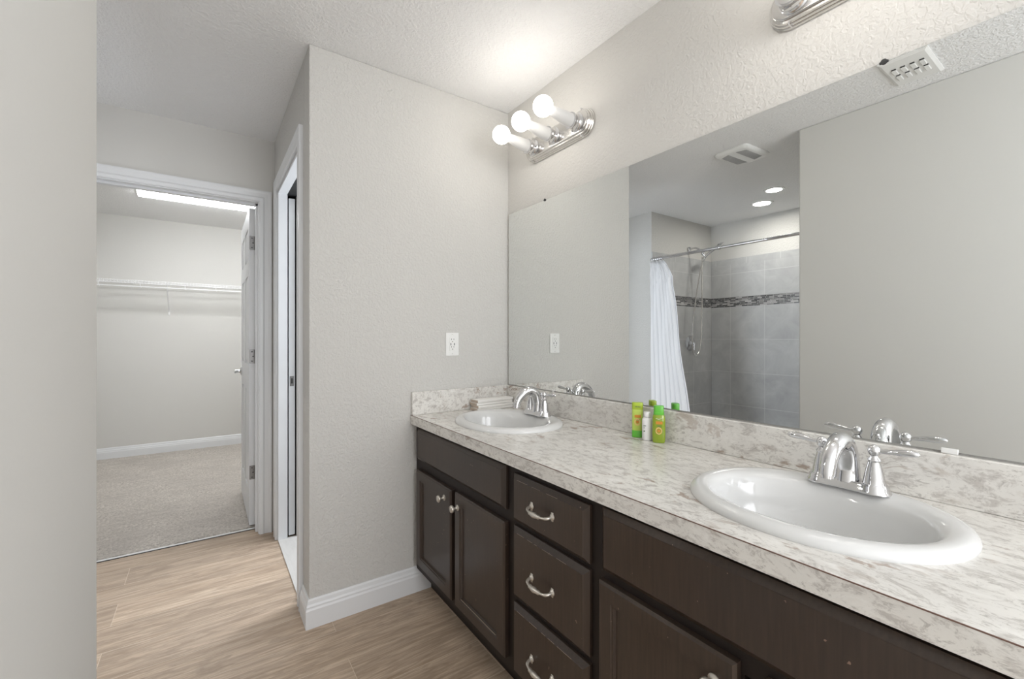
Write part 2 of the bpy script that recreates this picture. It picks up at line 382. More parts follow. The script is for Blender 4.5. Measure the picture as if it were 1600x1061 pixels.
# casings: moulded profile around an opening
CP = [(0, 0), (0, .012), (.006, .016), (.020, .017), (.030, .012), (.050, .014), (.062, .018), (.070, .018), (.070, 0)]
def casing(name, T, a0, a1, zt, extra=None, w=1.0):
    bm = new()
    def prof(sa, top):
        out = []
        for d, h in CP:
            d *= w
            out.append((d, h))
        return out
    rs = []
    for (a, z, sx, sz) in ((a0, 0, -1, 0), (a0, zt, -1, 1), (a1, zt, 1, 1), (a1, 0, 1, 0)):
        rs.append([T(a + sx * (d * w + .005), z + sz * (d * w + .005), h) for d, h in CP])
    rings(bm, rs)
    if extra: extra(bm)
    struct(name, bm, M['trim'])
def closet_jamb(bm):
    box(bm, (CX1 - .0, YC - .001, 0), (CX1 + .006, YC + WT + .002, CZ + .006)); box(bm, (CX0 - .006, YC - .001, 0), (CX0, YC + WT + .002, CZ + .006))
    box(bm, (CX0, YC - .001, CZ - .0), (CX1, YC + WT + .002, CZ + .006))
    box(bm, (CX1 - .012, YC + .04, 0), (CX1, YC + .075, CZ)); box(bm, (CX0, YC + .04, 0), (CX0 + .012, YC + .075, CZ)); box(bm, (CX0, YC + .04, CZ - .012), (CX1, YC + .075, CZ))
casing('trim_3', lambda a, z, h: (a, YC - h, z), CX0, CX1, CZ, closet_jamb, .95)
def pocket_jamb(bm):
    box(bm, (XC - .001, OY0 - .006, 0), (XC + WT + .001, OY0 + .0, OZ))                # near jamb, full
    box(bm, (XC - .001, OY1 - .012, 0), (.4, OY1 + .0, OZ)); box(bm, (.452, OY1 - .012, 0), (XC + WT + .001, OY1, OZ))   # split jamb
    box(bm, (XC - .001, OY0, OZ - .014), (.398, OY1, OZ)); box(bm, (.456, OY0, OZ - .014), (XC + WT + .001, OY1, OZ))
casing('trim_4', lambda a, z, h: (XC - h, a, z), OY0, OY1, OZ, pocket_jamb, .93)
bm = new(); box(bm, (XC - .002, OY0, 0.0), (2.2, OY1, .004)); box(bm, (XC + WT, YF + WT, 0), (2.2, YC, .004)); struct('floor_toilet', bm, M['threshold'])
bm = new(); box(bm, (.400, OY0 + .01, OZ - .012), (.454, OY1 + .12, OZ - .003)); box(bm, (.4025, OY1 + .14, 0.0), (.4495, OY1 + .15, OZ))
o = struct('trim_5', bm, M['black'])   # track slot and pocket interior
bm = new(); box(bm, (.4022, OY1 + .001, .0), (.4032, OY1 + .14, OZ)); box(bm, (.4488, OY1 + .001, .0), (.4498, OY1 + .14, OZ)); struct('trim_6', bm, M['black'])

# ---------------------------------------------------------------- pocket door
t = thing('pocket_door', (.426, OY1 + .038, .012), 'white sliding pocket door slid into the hall wall, showing only its narrow edge', 'door')
bm = new(); box(bm, (-.0175, -.035, 0), (.0175, .082, 2.045), .0015); obj('door_panel', bm, M['door'], t)
bm = new(); box(bm, (-.011, -.0375, .905), (.011, -.035, .965), .0008); o = obj('latch_plate', bm, M['steel'], t)
bm = new(); box(bm, (-.0045, -.0385, .92), (.0045, -.0375, .952)); obj('latch_slot', bm, M['slot'], o)
t = thing('floor_guide', (.39, OY0 + .035, .004), 'small black pocket door guide on the floor at the near jamb', 'door guide')
bm = new(); box(bm, (-.045, -.012, 0), (.04, .012, .003)); box(bm, (-.045, -.016, 0), (-.035, .0, .014)); box(bm, (-.02, -.004, 0), (-.012, .02, .012)); obj('guide_plate', bm, M['slot'], t)

# ---------------------------------------------------------------- closet door (hinged right, open inwards 90 degrees)
t = thing('panelled_door', (CX1 - .004, YC + WT + .012, .016), 'white six-panel door standing open into the walk-in closet', 'door', rz=0)
DW, DH, DT = .757, 2.022, .035
def Tm(s):      # s: side -1 = face towards -x
    return lambda u, v_, d: ((-DT + d) if s < 0 else -d, u, v_)
holes = []
for (z0, z1) in ((.21, .85), (1.02, 1.60), (1.70, 1.91)):
    for (u0, u1) in ((.115, .335), (.425, .645)): holes.append((u0, z0, u1, z1))
bm = new(); box(bm, (-DT + .006, 0, 0), (-.006, DW, DH))
for s in (-1, 1):
    T = Tm(s); holed(bm, rect(0, 0, DW, DH), [rect(*h) for h in holes], T, 0, .0062)
    for (u0, v0, u1, v1) in holes:
        rings(bm, [[T(u, v_, .0061) for u, v_ in rect(u0 + .012, v0 + .012, u1 - .012, v1 - .012)], [T(u, v_, .0015) for u, v_ in rect(u0 + .03, v0 + .03, u1 - .03, v1 - .03)]])
obj('door_panel', bm, M['door'], t)
for z in (.335, 1.075, 1.80):
    bm = new(); box(bm, (-.034, -.0022, z - .044), (-.001, -.0002, z + .044), .0008); h_ = obj('hinge', bm, M['steel'], t)
    bm = new(); lathe(bm, [(.0055, -.046), (.0055, .046)], (.001, -.006, z), n=12); box(bm, (.0005, -.006, z - .044), (.0025, -.040, z + .044)); obj('hinge_pin', bm, M['steel'], h_, True)
    for dz in (-.03, 0, .03):
        bm = new(); lathe(bm, [(.004, 0), (.003, .0012)], (-.02 + (.006 if dz == 0 else 0), -.0022, z + dz), (0, -1, 0), 10)
        obj('screw', bm, M['slot'], h_)
bm = new(); sd = -1
lathe(bm, [(.032, 0), (.032, .006), (.026, .011), (.013, .014), (.011, .045), (.013, .05)], (-DT, DW - .065, .94), (-1, 0, 0), 24)
tube(bm, [(-DT - .045, DW - .065, .94), (-DT - .052, DW - .08, .941), (-DT - .052, DW - .13, .944), (-DT - .048, DW - .175, .938)], [.010, .009, .0075, .006], 12)
obj('lever_handle', bm, M['chrome'], t, True)
bm = new(); lathe(bm, [(.032, 0), (.032, .006), (.026, .011), (.013, .014), (.011, .05), (.022, .055), (.02, .07)], (0, DW - .065, .94), (1, 0, 0), 24)
obj('door_knob', bm, M['chrome'], t, True)

# ---------------------------------------------------------------- closet wire shelf
t = thing('wire_shelf', (0, YB, 1.765), 'long white ventilated wire shelf with hanging rod on the closet back wall', 'shelf')
XA, XZ = -1.49, 1.19
bm = new()
for dy, dz, r in ((-.006, 0, .003), (-.10, 0, .003), (-.20, 0, .003), (-.30, 0, .003), (-.305, -.028, .003)):
    tube(bm, [(XA, dy, dz), (XZ, dy, dz)], r, 6)
obj('rails', bm, M['wire'], t)
bm = new(); x = XA + .01
while x < XZ:
    for a, b in (((x, 0, .003), (x, -.303, .003)), ((x, -.303, .003), (x, -.306, -.028))): 
        tube(bm, [a, b], .0016, 4)
    x += .0254
obj('cross_wires', bm, M['wire'], t)
bm = new(); tube(bm, [(XA, -.300, -.058), (XZ, -.300, -.058)], .0045, 8); rod_ = obj('hanging_rod', bm, M['wire'], t, True)
for x in (-1.05, -.83, -.53, -.18, .08, .45, .8):
    bm = new(); tube(bm, [(x, -.305, -.02), (x, -.306, -.045), (x + .006, -.297, -.066), (x + .006, -.286, -.058)], .0028, 6); obj('rod_hook', bm, M['wire'], rod_)
for x in (-.325, .55):
    bm = new(); tube(bm, [(x, -.295, -.028), (x - .0, -.29, -.04), (x, -.02, -.272), (x, -.004, -.285)], .0045, 8); box(bm, (x - .009, -.006, -.315), (x + .009, -.0005, -.26), .002); obj('brace', bm, M['wire'], t, True)
for x in (-1.2, -.62, .02, .66):
    bm = new(); box(bm, (x - .012, -.02, -.006), (x + .012, -.0005, .012), .003); obj('wall_clip', bm, M['plastic'], t)

# ---------------------------------------------------------------- closet fluorescent light
t = thing('fluorescent_light', (.16, 4.62, H), 'lit white fluorescent wraparound fixture on the closet ceiling', 'ceiling light')
bm = new(); box(bm, (-.63, -.075, -.028), (.63, .075, -.0005), .003); obj('housing', bm, M['plastic'], t)
bm = new(); pr = []
for x in (-.61, .61):
    pr.append([(x, -.115 * math.cos(a) , -.028 - .052 * math.sin(a) ** .7 if math.sin(a) > 0 else -.028) for a in [PI * i / 16 for i in range(17)]])
rings(bm, pr); obj('lens', bm, M['tube'], t, True)
for s in (-1, 1):
    bm = new(); pr = []
    for x in (s * .612, s * .626): pr.append([(x, -.12 * math.cos(a), -.026 - .058 * max(0, math.sin(a)) ** .7) for a in [PI * i / 16 for i in range(17)]])
    rings(bm, pr); obj('end_cap', bm, M['plastic'], t, True)

# ---------------------------------------------------------------- vanity
CT = .843; CB = .801; CF = .796; FX = .805; FF = .826; VE = -.02
SINKS = [(1.08, 1.585, .215, .258), (1.08, .41, .218, .252)]
def ell(cx, cy, ax, ay, n=64, e=2.15):
    out = []
    for i in range(n):
        a = 2*PI*i/n; c_, s_ = math.cos(a), math.sin(a)
        out.append((cx + ax * math.copysign(abs(c_)**(2/e), c_), cy + ay * math.copysign(abs(s_)**(2/e), s_)))
    return out
bm = new()
holed(bm, rect(CF, VE, X - .001, YF - .001), [ell(s[0], s[1], s[2] - .03, s[3] - .03) for s in SINKS], lambda u, v_, d: (u, v_, d), CT, CB)
top = obj('countertop', bm, M['laminate'], origin=(CF, VE, CB)); tag(top, 'marbled beige laminate countertop spanning the long double vanity', 'countertop')
bm = new(); box(bm, (CF - .0006, VE, CT - .0014), (CF + .0012, YF - .001, CT + .0003)); obj('edge_seam', bm, M['seam'], top, origin=(0, 0, 0)).location = (-CF, -VE, -CB)
bm = new(); box(bm, (X - .020, VE, CT), (X - .001, YF - .002, CT + .110), .002); o = obj('back_splash', bm, M['laminate']); o.parent = top; o.location = (-CF, -VE, -CB)
bm = new(); box(bm, (CF + .002, YF - .020, CT), (X - .021, YF - .001, CT + .110), .002); o = obj('side_splash', bm, M['laminate']); o.parent = top; o.location = (-CF, -VE, -CB)
bm = new(); lathe(bm, [(.0, 0), (.018, 0), (.016, .004), (.0, .0062)], (1.33, YF - .012, .9531), n=12); bm.free()

def knob(parent, y, z, up=1):
    bm = new(); lathe(bm, [(.012, 0), (.012, .002), (.007, .004), (.0048, .008), (.0048, .016), (.008, .019), (.0135, .021), (.015, .025), (.0135, .030), (.007, .0325), (.001, .033)], (FX, y, z), (-1, 0, 0), 20)
    k = obj('knob', bm, M['knob'], parent, True, 60); return k
def pull(parent, y, z):
    bm = new(); hs = .048
    for s in (-1, 1):
        lathe(bm, [(.009, 0), (.0095, .0015), (.007, .004), (.0045, .007)], (FX, y + s * hs, z), (-1, 0, 0), 14)
        box(bm, (FX - .002, y + s*hs - .005, z - .013), (FX, y + s*hs + .005, z + .013), .0009)
    n = 28; pts = []; rr = []
    for i in range(n + 1):
        a = PI * i / n; yy = math.cos(a); d = math.sin(a) ** .55
        pts.append((FX - .004 - .026 * d, y + hs * yy, z - .004 * d))
        q = abs(yy); r = .0036
        if q < .34: r = .0042 + .0042 * math.cos(q / .34 * PI / 2)
        for ring_ in (.36, .44): 
            if abs(q - ring_) < .035: r = .0062
        if q > .8: r = .0045
        rr.append(r)
    tube(bm, pts, rr, 12)
    return obj('pull_handle', bm, M['knob'], parent, True, 60)
def slab_front(name, parent, y0, y1, z0, z1, bev=.014):
    bm = new(); R_ = lambda i, x: [(x, y0 + i, z0 + i), (x, y1 - i, z0 + i), (x, y1 - i, z1 - i), (x, y0 + i, z1 - i)]
    rings(bm, [R_(0, FF - .0005), R_(0, FX + .012), R_(bev, FX + .0015), R_(bev + .0012, FX)])
    return obj(name, bm, M['wood'], parent)
def panel_door(parent, y0, y1, z0, z1):
    fr = .048; bm = new(); T = lambda u, v_, d: (d, u, v_)
    h = rect(y0 + fr, z0 + fr, y1 - fr, z1 - fr)
    R_ = lambda i, x: [(x, y0 + i, z0 + i), (x, y1 - i, z0 + i), (x, y1 - i, z1 - i), (x, y0 + i, z1 - i)]
    # outer skirt with eased edge, then flat face, then stepped bead into the panel
    rings(bm, [R_(0, FF - .0005), R_(0, FX + .006), R_(.006, FX)], False, False)
    rings(bm, [R_(.006, FX), R_(fr - .006, FX)], False, False)
    rings(bm, [R_(fr - .006, FX), R_(fr - .004, FX + .003), R_(fr + .001, FX + .003), R_(fr + .004, FX + .010), R_(fr + .005, FX + .010)], False, True)
    bm.faces.new([bm.verts.new(p) for p in R_(0, FF - .0005)])
    bmesh.ops.remove_doubles(bm, verts=bm.verts[:], dist=1e-5)
    return obj('door', bm, M['wood'], parent)
def carcass(t, y0, y1, openings):
    bm = new()
    holed(bm, rect(y0, .11, y1, CB - .001), [rect(*o_) for o_ in openings], lambda u, v_, d: (d, u, v_), FF, FF + .019)
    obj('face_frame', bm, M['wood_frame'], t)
    bm = new()
    for q in (y0, y1 - .014):
        box(bm, (FF + .019, q, .11), (X - .002, q + .014, CB - .002)); box(bm, (.911, q, 0), (X - .002, q + .014, .11))
    box(bm, (FF + .019, y0, .11), (X - .002, y1, .125)); box(bm, (X - .012, y0, .0), (X - .002, y1, CB - .002))
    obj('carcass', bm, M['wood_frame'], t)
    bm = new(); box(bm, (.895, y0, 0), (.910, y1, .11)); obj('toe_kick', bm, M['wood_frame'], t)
y_a, y_b, y_c, y_d = YF - .003, 1.182, .800, VE + .015
t = thing('sink_cabinet', (0, 0, 0), 'dark espresso sink cabinet at the far wall with two doors showing cream knobs', 'cabinet', 'vanity cabinets')
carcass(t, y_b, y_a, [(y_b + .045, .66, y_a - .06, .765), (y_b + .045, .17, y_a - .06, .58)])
slab_front('false_front', t, 1.208, 1.944, .640, .786)
d = panel_door(t, 1.592, 1.944, .150, .595); knob(d, 1.647, .551)
bm = new(); 
d = panel_door(t, 1.206, 1.558, .150, .600); knob(d, 1.530, .546)
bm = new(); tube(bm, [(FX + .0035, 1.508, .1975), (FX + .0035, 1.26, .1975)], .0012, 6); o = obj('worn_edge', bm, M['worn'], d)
t = thing('drawer_cabinet', (0, 0, 0), 'dark espresso middle vanity cabinet with three stacked drawers', 'cabinet', 'vanity cabinets')
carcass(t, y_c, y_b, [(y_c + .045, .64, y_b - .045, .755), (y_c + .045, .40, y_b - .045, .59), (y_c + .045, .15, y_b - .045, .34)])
for z0, z1 in ((.622, .774), (.380, .606), (.136, .360)):
    d = slab_front('drawer', t, .820, 1.162, z0, z1); pull(d, 1.005, (z0 + z1) / 2 + (.004 if z1 > .7 else -.006))
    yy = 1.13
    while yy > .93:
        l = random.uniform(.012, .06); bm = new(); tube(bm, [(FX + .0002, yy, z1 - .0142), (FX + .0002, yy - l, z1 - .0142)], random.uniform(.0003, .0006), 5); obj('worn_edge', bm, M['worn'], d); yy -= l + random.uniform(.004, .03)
t = thing('sink_cabinet', (0, 0, 0), 'dark espresso sink cabinet nearest the viewer under the larger basin', 'cabinet', 'vanity cabinets')
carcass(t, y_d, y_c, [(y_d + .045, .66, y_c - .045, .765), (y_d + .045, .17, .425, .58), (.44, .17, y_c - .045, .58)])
slab_front('false_front', t, .035, .776, .628, .786)
d = panel_door(t, .432, .782, .150, .604); knob(d, .474, .549)
d = panel_door(t, .035, .385, .150, .604); knob(d, .345, .551)

# ---------------------------------------------------------------- sinks
def sink(cx, cy, ax, ay, label):
    t = thing('sink_basin', (cx, cy, CT), label, 'sink', 'oval drop-in sinks')
    bm = new(); rs = []
    # (inset, z, centre shift x)
    back = .022
    P = [(.006, -.012, 0), (.0, .001, 0), (.0, .006, 0), (.003, .012, 0), (.008, .0165, 0), (.015, .0195, 0), (.024, .0200, 0), (.036, .0185, .006), (.045, .013, .012), (.050, .004, .016), (.054, -.015, .018), (.060, -.045, .018), (.072, -.085, .016), (.095, -.118, .012), (.135, -.137, .005), (.18, -.143, 0), (.195, -.146, 0)]
    for ins, z, sh in P:
        f = min(1, ins / .05); k = sh / .018 if sh else 0
        bx = ax - ins - .012 * f
        rs.append([(u, v_, z) for u, v_ in ell(-sh * 1.1, 0, max(bx, .012), max(ay - ins * (1 if ins < .1 else 1.12), .015), 72, 2.12)])
    rings(bm, rs, False, True)
    # underside shell
    rs2 = [[(p[0] * s, p[1] * s, z) for p in rs[0]] for s, z in ((.90, -.012),)]
    obj('basin', bm, M['porcelain'], t, True, 80)
    bm = new(); lathe(bm, [(.030, -.1458), (.030, -.1425), (.024, -.141), (.019, -.1435), (.001, -.1435)], (0, 0, 0), n=28); obj('drain', bm, M['chrome'], t, True)
    return t
sink(*SINKS[0], 'white oval basin beside the folded paper towels near the far wall')
sink(*SINKS[1], 'white oval basin in the foreground, right end of the counter')

# ---------------------------------------------------------------- faucets
def faucet(loc, label):
    t = thing('faucet', loc, label, 'faucet', 'chrome two-handle faucets')
    bm = new()
    def stad(r, hy, z, n=14):
        out = []
        for s in (1, -1):
            for i in range(n + 1):
                a = (-PI/2 + PI * i / n) if s == 1 else (PI/2 + PI * i / n)
                out.append((-math.sin(a) * r * -1 if False else r * math.cos(a + PI/2), s * hy + r * math.sin(a + PI/2) * (1 if s else 1), z))
        return out
    def outline(r, hy, waist, z, n=48):
        out = []
        for i in range(n):
            a = 2*PI*i/n; y = (hy + r) * math.sin(a) ; q = min(1, abs(y) / (hy + r))
            # bell ends joined by a slimmer waist
            e = max(0, 1 - max(0, (abs(y) - hy) / r) ** 2) ** .5 if abs(y) > hy else 1
            w_ = (r * e) if abs(y) > hy else (waist + (r - waist) * (abs(y) / hy) ** 2)
            out.append((w_ * (1 if math.cos(a) >= 0 else -1) if abs(math.cos(a)) > .02 else 0, y, z))
        return out
    rings(bm, [outline(.031, .051, .027, 0), outline(.031, .051, .027, .004), outline(.0275, .051, .0235, .008), outline(.027, .051, .023, .015), outline(.0235, .051, .019, .020)])
    obj('base_plate', bm, M['chrome'], t, True, 50)
    bm = new()   # spout: broad column arching forward
    pts = bez((0, 0, .012), (.012, 0, .085), (-.02, 0, .128), (-.065, 0, .108), 12) + bez((-.065, 0, .108), (-.095, 0, .094), (-.112, 0, .072), (-.116, 0, .046), 8)[1:]
    n = len(pts); rr = [.0260 - .0115 * (i / (n - 1)) ** .8 for i in range(n)]; rr[0] = .026; tube(bm, pts, rr, 20)
    tube(bm, [(-.1155, 0, .050), (-.1165, 0, .040)], .0125, 16)
    obj('spout', bm, M['chrome'], t, True, 60)
    bm = new(); lathe(bm, [(.0022, .0), (.0022, .035), (.005, .037), (.0065, .042), (.005, .047), (.001, .049)], (.026, 0, .05), n=12); obj('drain_rod', bm, M['chrome'], t, True)
    for s in (-1, 1):
        y = s * .051; bm = new()
        lathe(bm, [(.0245, .012), (.0235, .018), (.0205, .022), (.0195, .030), (.016, .050), (.0115, .068), (.0112, .071), (.013, .073), (.0105, .077), (.008, .080), (.0075, .083)], (0, y, 0), n=24)
        hb = obj('handle_body', bm, M['chrome'], t, True, 50)
        bm = new()
        lathe(bm, [(.001, -.0125), (.006, -.012), (.0105, -.008), (.0125, 0), (.0105, .008), (.006, .0115), (.003, .0135), (.001, .014)], (0, y, .094), n=20)
        tube(bm, [(0, y + s*.008, .094), (0, y + s*.018, .0945), (0, y + s*.035, .097), (0, y + s*.052, .099), (0, y + s*.066, .100), (0, y + s*.074, .0995), (0, y + s*.078, .099)], [.0045, .0045, .006, .0078, .0075, .0055, .002], 14)
        obj('lever', bm, M['chrome'], hb, True, 60)
    return t
faucet((1.235, 1.575, CT + .0185), 'chrome two-handle faucet on the far basin, beside the paper towels')
faucet((1.237, .398, CT + .0185), 'chrome two-handle faucet on the foreground basin')

# ---------------------------------------------------------------- folded paper towels
for i, (dz, dx, dy, hgt, lb) in enumerate(((0, 0, 0, .014, 'folded cream paper towel at the bottom of the stack by the far faucet'), (.0145, .003, -.002, .013, 'folded cream paper towel second from the bottom of the corner stack'),
        (.028, -.002, .002, .013, 'folded cream paper towel second from the top of the corner stack'), (.0415, .001, 0, .014, 'folded cream paper towel on top of the corner stack'))):
    bm = new(); W2, D2 = .113, .032
    box(bm, (-W2, -D2, .0005), (W2, D2, hgt), .002, 2)
    # folded mouth groove along the front
    box(bm, (-W2 + .003, -D2 - .0006, hgt * .46), (W2 - .003, -D2 + .001, hgt * .50))
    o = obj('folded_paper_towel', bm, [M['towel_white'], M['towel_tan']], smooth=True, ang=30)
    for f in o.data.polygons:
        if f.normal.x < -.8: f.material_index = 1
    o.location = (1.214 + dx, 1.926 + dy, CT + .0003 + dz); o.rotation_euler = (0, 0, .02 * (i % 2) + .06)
    tag(o, lb, 'paper towel', 'stack of folded paper towels')

# ---------------------------------------------------------------- toiletry bottles
def sup(ax, ay, z, e=3, n=28):
    return [(x, y, z) for x, y in ell(0, 0, ax, ay, n, e)]
FACE = math.radians(-52)
def label_bits(parent, x0, zs_, ringz):
    # all marks lie on the flat front (local -x)
    bm = new(); box(bm, (x0 - .0006, -.012, zs_), (x0 + .0005, .010, zs_ + .010)); obj('orange_label', bm, M['orange'], parent)
    bm = new(); n = 24; rs = []
    for r, d in ((.011, 0), (.011, .0007), (.0075, .0007), (.0075, 0)): rs.append([(x0 - d, r * math.cos(2*PI*i/n), ringz + r * math.sin(2*PI*i/n) * 1.15) for i in range(n)])
    rings(bm, rs, False, False); obj('fruit_ring', bm, M['peach'], parent)
    bm = new(); lathe(bm, [(.0055, 0), (.0055, .0006)], (x0, 0, ringz), (-1, 0, 0), 16); obj('fruit_slice', bm, M['orange'], parent)
    bm = new()
    for k in range(3): box(bm, (x0 - .0005, -.009 + k * .001, zs_ - .006 - k * .003), (x0 + .0003, .008 - k * .002, zs_ - .005 - k * .003))
    obj('small_print', bm, M['ink'], parent)
rz = math.radians(38)
t = thing('shampoo_bottle', (1.308, 1.068, CT), 'flat lime green toiletry bottle with orange label, left of the white bottle', 'bottle', rz=rz)
bm = new(); rings(bm, [sup(.0105, .0175, 0.0005), sup(.012, .019, .003), sup(.0125, .0195, .045), sup(.0125, .0195, .100), sup(.0115, .0185, .104)]); obj('body', bm, M['lime_pale'], t, True, 50)
bm = new(); rings(bm, [sup(.0122, .0192, .1035), sup(.0128, .0200, .1045), sup(.0128, .0200, .126), sup(.0118, .0190, .1285)]); obj('cap', bm, M['lime'], t, True, 50)
bm = new(); rings(bm, [sup(.0128, .0198, .002), sup(.0128, .0198, .026), sup(.0126, .0195, .0265)]); obj('base_band', bm, M['green_cap'], t, True)
label_bits(t, -.0129, .074, .058)
bm = new()
for k in range(6): box(bm, (-.0134, -.010 + k * .0032, .112), (-.0127, -.0082 + k * .0032, .1155))
obj('cap_print', bm, M['ink'], t)
t = thing('lotion_bottle', (1.300, 1.018, CT), 'small white lotion bottle with round cap between the two green bottles', 'bottle', rz=rz)
bm = new(); rings(bm, [sup(.013, .0165, .0005, 2.4), sup(.0145, .018, .003, 2.4), sup(.0148, .0182, .070, 2.4), sup(.0135, .017, .077, 2.3), sup(.0105, .0125, .0815, 2.1), sup(.009, .009, .083, 2)]); obj('body', bm, M['white_bottle'], t, True, 60)
bm = new(); lathe(bm, [(.0115, .083), (.0122, .084), (.0122, .099), (.011, .1015), (.001, .1018)], n=24); obj('cap', bm, M['white_bottle'], t, True, 50)
bm = new(); box(bm, (-.0155, .004, .052), (-.0135, .013, .0545)); box(bm, (-.0152, .009, .045), (-.0135, .012, .047)); box(bm, (-.0152, .0085, .032), (-.0132, .0125, .036)); obj('small_print', bm, M['ink'], t)
t = thing('shower_gel_bottle', (1.304, .972, CT), 'olive green see-through bottle with bright green cap, right of the white bottle', 'bottle', rz=rz)
bm = new(); rings(bm, [sup(.013, .019, .0005), sup(.0145, .0215, .004), sup(.015, .0225, .03), sup(.0148, .022, .075), sup(.0138, .0205, .092), sup(.012, .018, .098)]); obj('body', bm, M['green_liquid'], t, True, 50)
bm = new(); rings(bm, [sup(.0128, .0172, .0975), sup(.0132, .0178, .099), sup(.0132, .0178, .106), sup(.0126, .017, .1065), sup(.0126, .017, .127), sup(.0115, .016, .1295)]); obj('cap', bm, M['green_cap'], t, True, 50)
label_bits(t, -.0153, .066, .043)
bm = new(); tube(bm, [(-.0152, .010, .086), (-.0156, 0, .083), (-.0152, -.010, .087)], .0008, 6); obj('white_swirl', bm, M['plastic'], t)

# ---------------------------------------------------------------- outlet
t = thing('wall_outlet', (1.015, YF, 1.178), 'white rectangular outlet with test buttons on the far wall beside the mirror', 'outlet')
bm = new(); box(bm, (-.036, -.006, -.058), (.036, -.0002, .058), .0025, 2); obj('cover_plate', bm, M['plastic'], t)
bm = new(); box(bm, (-.0165, -.0085, -.034), (.0165, -.004, .034), .001); rc = obj('receptacle', bm, M['plastic'], t)
for z in (-.019, .019):
    for x in (-.0065, .0065): bm = new(); box(bm, (x - .0012, -.009, z - .0 + .002), (x + .0012, -.0083, z + .009)); obj('slot', bm, M['slot'], rc)
    bm = new(); lathe(bm, [(.0026, 0), (.0026, .0006)], (0, -.0084, z - .006), (0, -1, 0), 10); obj('ground_hole', bm, M['slot'], rc)
gb = mat('grey_button', (.25, .25, .25), .5)
for x in (-.010, .010): bm = new(); box(bm, (x - .0028, -.0095, -.006), (x + .0028, -.0082, .006), .0005); obj('test_button', bm, gb, rc)
for z in (-.048, .048): bm = new(); lathe(bm, [(.0025, 0), (.002, .001)], (0, -.006, z), (0, -1, 0), 10); obj('screw', bm, M['nickel'], t)

# ---------------------------------------------------------------- mirror
MY0, MY1, MZ0, MZ1 = VE, 1.975, .958, 1.880
t = thing('wall_mirror', (X, (MY0 + MY1) / 2, MZ0), 'large frameless mirror running the length of the vanity wall', 'mirror')
o_ = lambda ob: setattr(ob, 'location', (-X, -(MY0 + MY1) / 2, -MZ0))
bm = new(); box(bm, (X - .0055, MY0 + .001, MZ0 + .001), (X - .0002, MY1 - .001, MZ1 - .001)); o_(obj('mirror_edge', bm, M['mirror_edge'], t))
bm = new(); bm.faces.new([bm.verts.new(p) for p in ((X - .0062, MY0, MZ0), (X - .0062, MY1, MZ0), (X - .0062, MY1, MZ1), (X - .0062, MY0, MZ1))])
box(bm, (X - .0062, MY0, MZ0), (X - .0056, MY1, MZ1)); bmesh.ops.remove_doubles(bm, verts=bm.verts[:], dist=1e-6)
o_(obj('mirror_glass', bm, M['mirror'], t))
for y in (1.663, .36):
    bm = new(); lathe(bm, [(.0065, 0), (.0065, .0022), (.001, .0026)], (X - .0064, y, MZ1 + .001), (-1, 0, 0), 14); box(bm, (X - .0085, y - .009, MZ1 - .003), (X - .0062, y + .009, MZ1 + .003), .001); o_(obj('mirror_clip', bm, M['slot'], t))
for y, w in ((1.78, .007), (1.60, .007), (.245, .014)):
    bm = new(); box(bm, (X - .0095, y - w, MZ0 - .005), (X - .0064, y + w, MZ0 + .007), .0015, 2); o_(obj('mirror_clip', bm, M['plastic'], t))

# ---------------------------------------------------------------- vanity light bars
def stadium(hy, r, x, n=16):
    out = []
    for s in (1, -1):
        for i in range(n + 1):
            a = PI * i / n if s == 1 else PI + PI * i / n
            out.append((x, s * hy + r * math.sin(a), r * math.cos(a)))
    return out
def light_bar(loc, label):
    t = thing('vanity_light', loc, label, 'wall light', 'three-bulb vanity light bars')
    bm = new(); hy = .172
    P = [(.060, -.0005), (.061, -.005), (.060, -.009), (.0555, -.0105), (.0575, -.014), (.0560, -.018), (.0515, -.0195), (.0535, -.023), (.0515, -.028), (.046, -.0295), (.046, -.033), (.0425, -.036), (.040, -.0365)]
    rings(bm, [stadium(hy, r, x) for r, x in P]); bp = obj('back_plate', bm, M['nickel'], t, True, 30)
    for s in (-1, 1):
        bm = new()   # slim joint band where the rounded end meets the fluted bar
        y = s * hy
        box(bm, (-.0368, y - .0015, -.042), (-.030, y + .0015, .042)); box(bm, (-.030, y - .0015, -.0605), (-.002, y + .0015, -.052)); box(bm, (-.030, y - .0015, .052), (-.002, y + .0015, .0605))
        obj('end_band', bm, M['chrome'], bp)
    for y in (-.155, 0, .155):
        bm = new(); lathe(bm, [(.040, -.034), (.040, -.038), (.034, -.042), (.031, -.058), (.033, -.068), (.0345, -.072), (.0345, -.076), (.029, -.076)], (0, y, 0), (1, 0, 0), 28)
        # lathe axis +x with negative z runs outwards to -x
        obj('socket', bm, M['chrome'], t, True, 50)
        bm = new(); lathe(bm, [(.0285, -.0765), (.029, -.10), (.026, -.13), (.021, -.165), (.019, -.190)], (0, y, 0), (1, 0, 0), 28, False, False)
        for v_ in bm.verts: v_.co.z += max(0, -v_.co.x - .09) * .14
        bn = obj('bulb_neck', bm, M['bulb_neck'], t, True, 80)
        bm = new(); c_ = -.224; R = .0415; pr = [(R * math.sin(PI * i / 20), c_ + R * math.cos(PI * i / 20)) for i in range(3, 21)]
        lathe(bm, pr, (0, y, .016), (1, 0, 0), 32, True, True); obj('bulb_globe', bm, M['bulb'], bn, True, 80)
    return t
b1 = light_bar((X, 1.562, 2.145), 'nickel three-bulb vanity light above the far end of the mirror')
b2 = light_bar((X, .390, 2.140), 'nickel vanity light above the near basin, cut by the photo top edge')

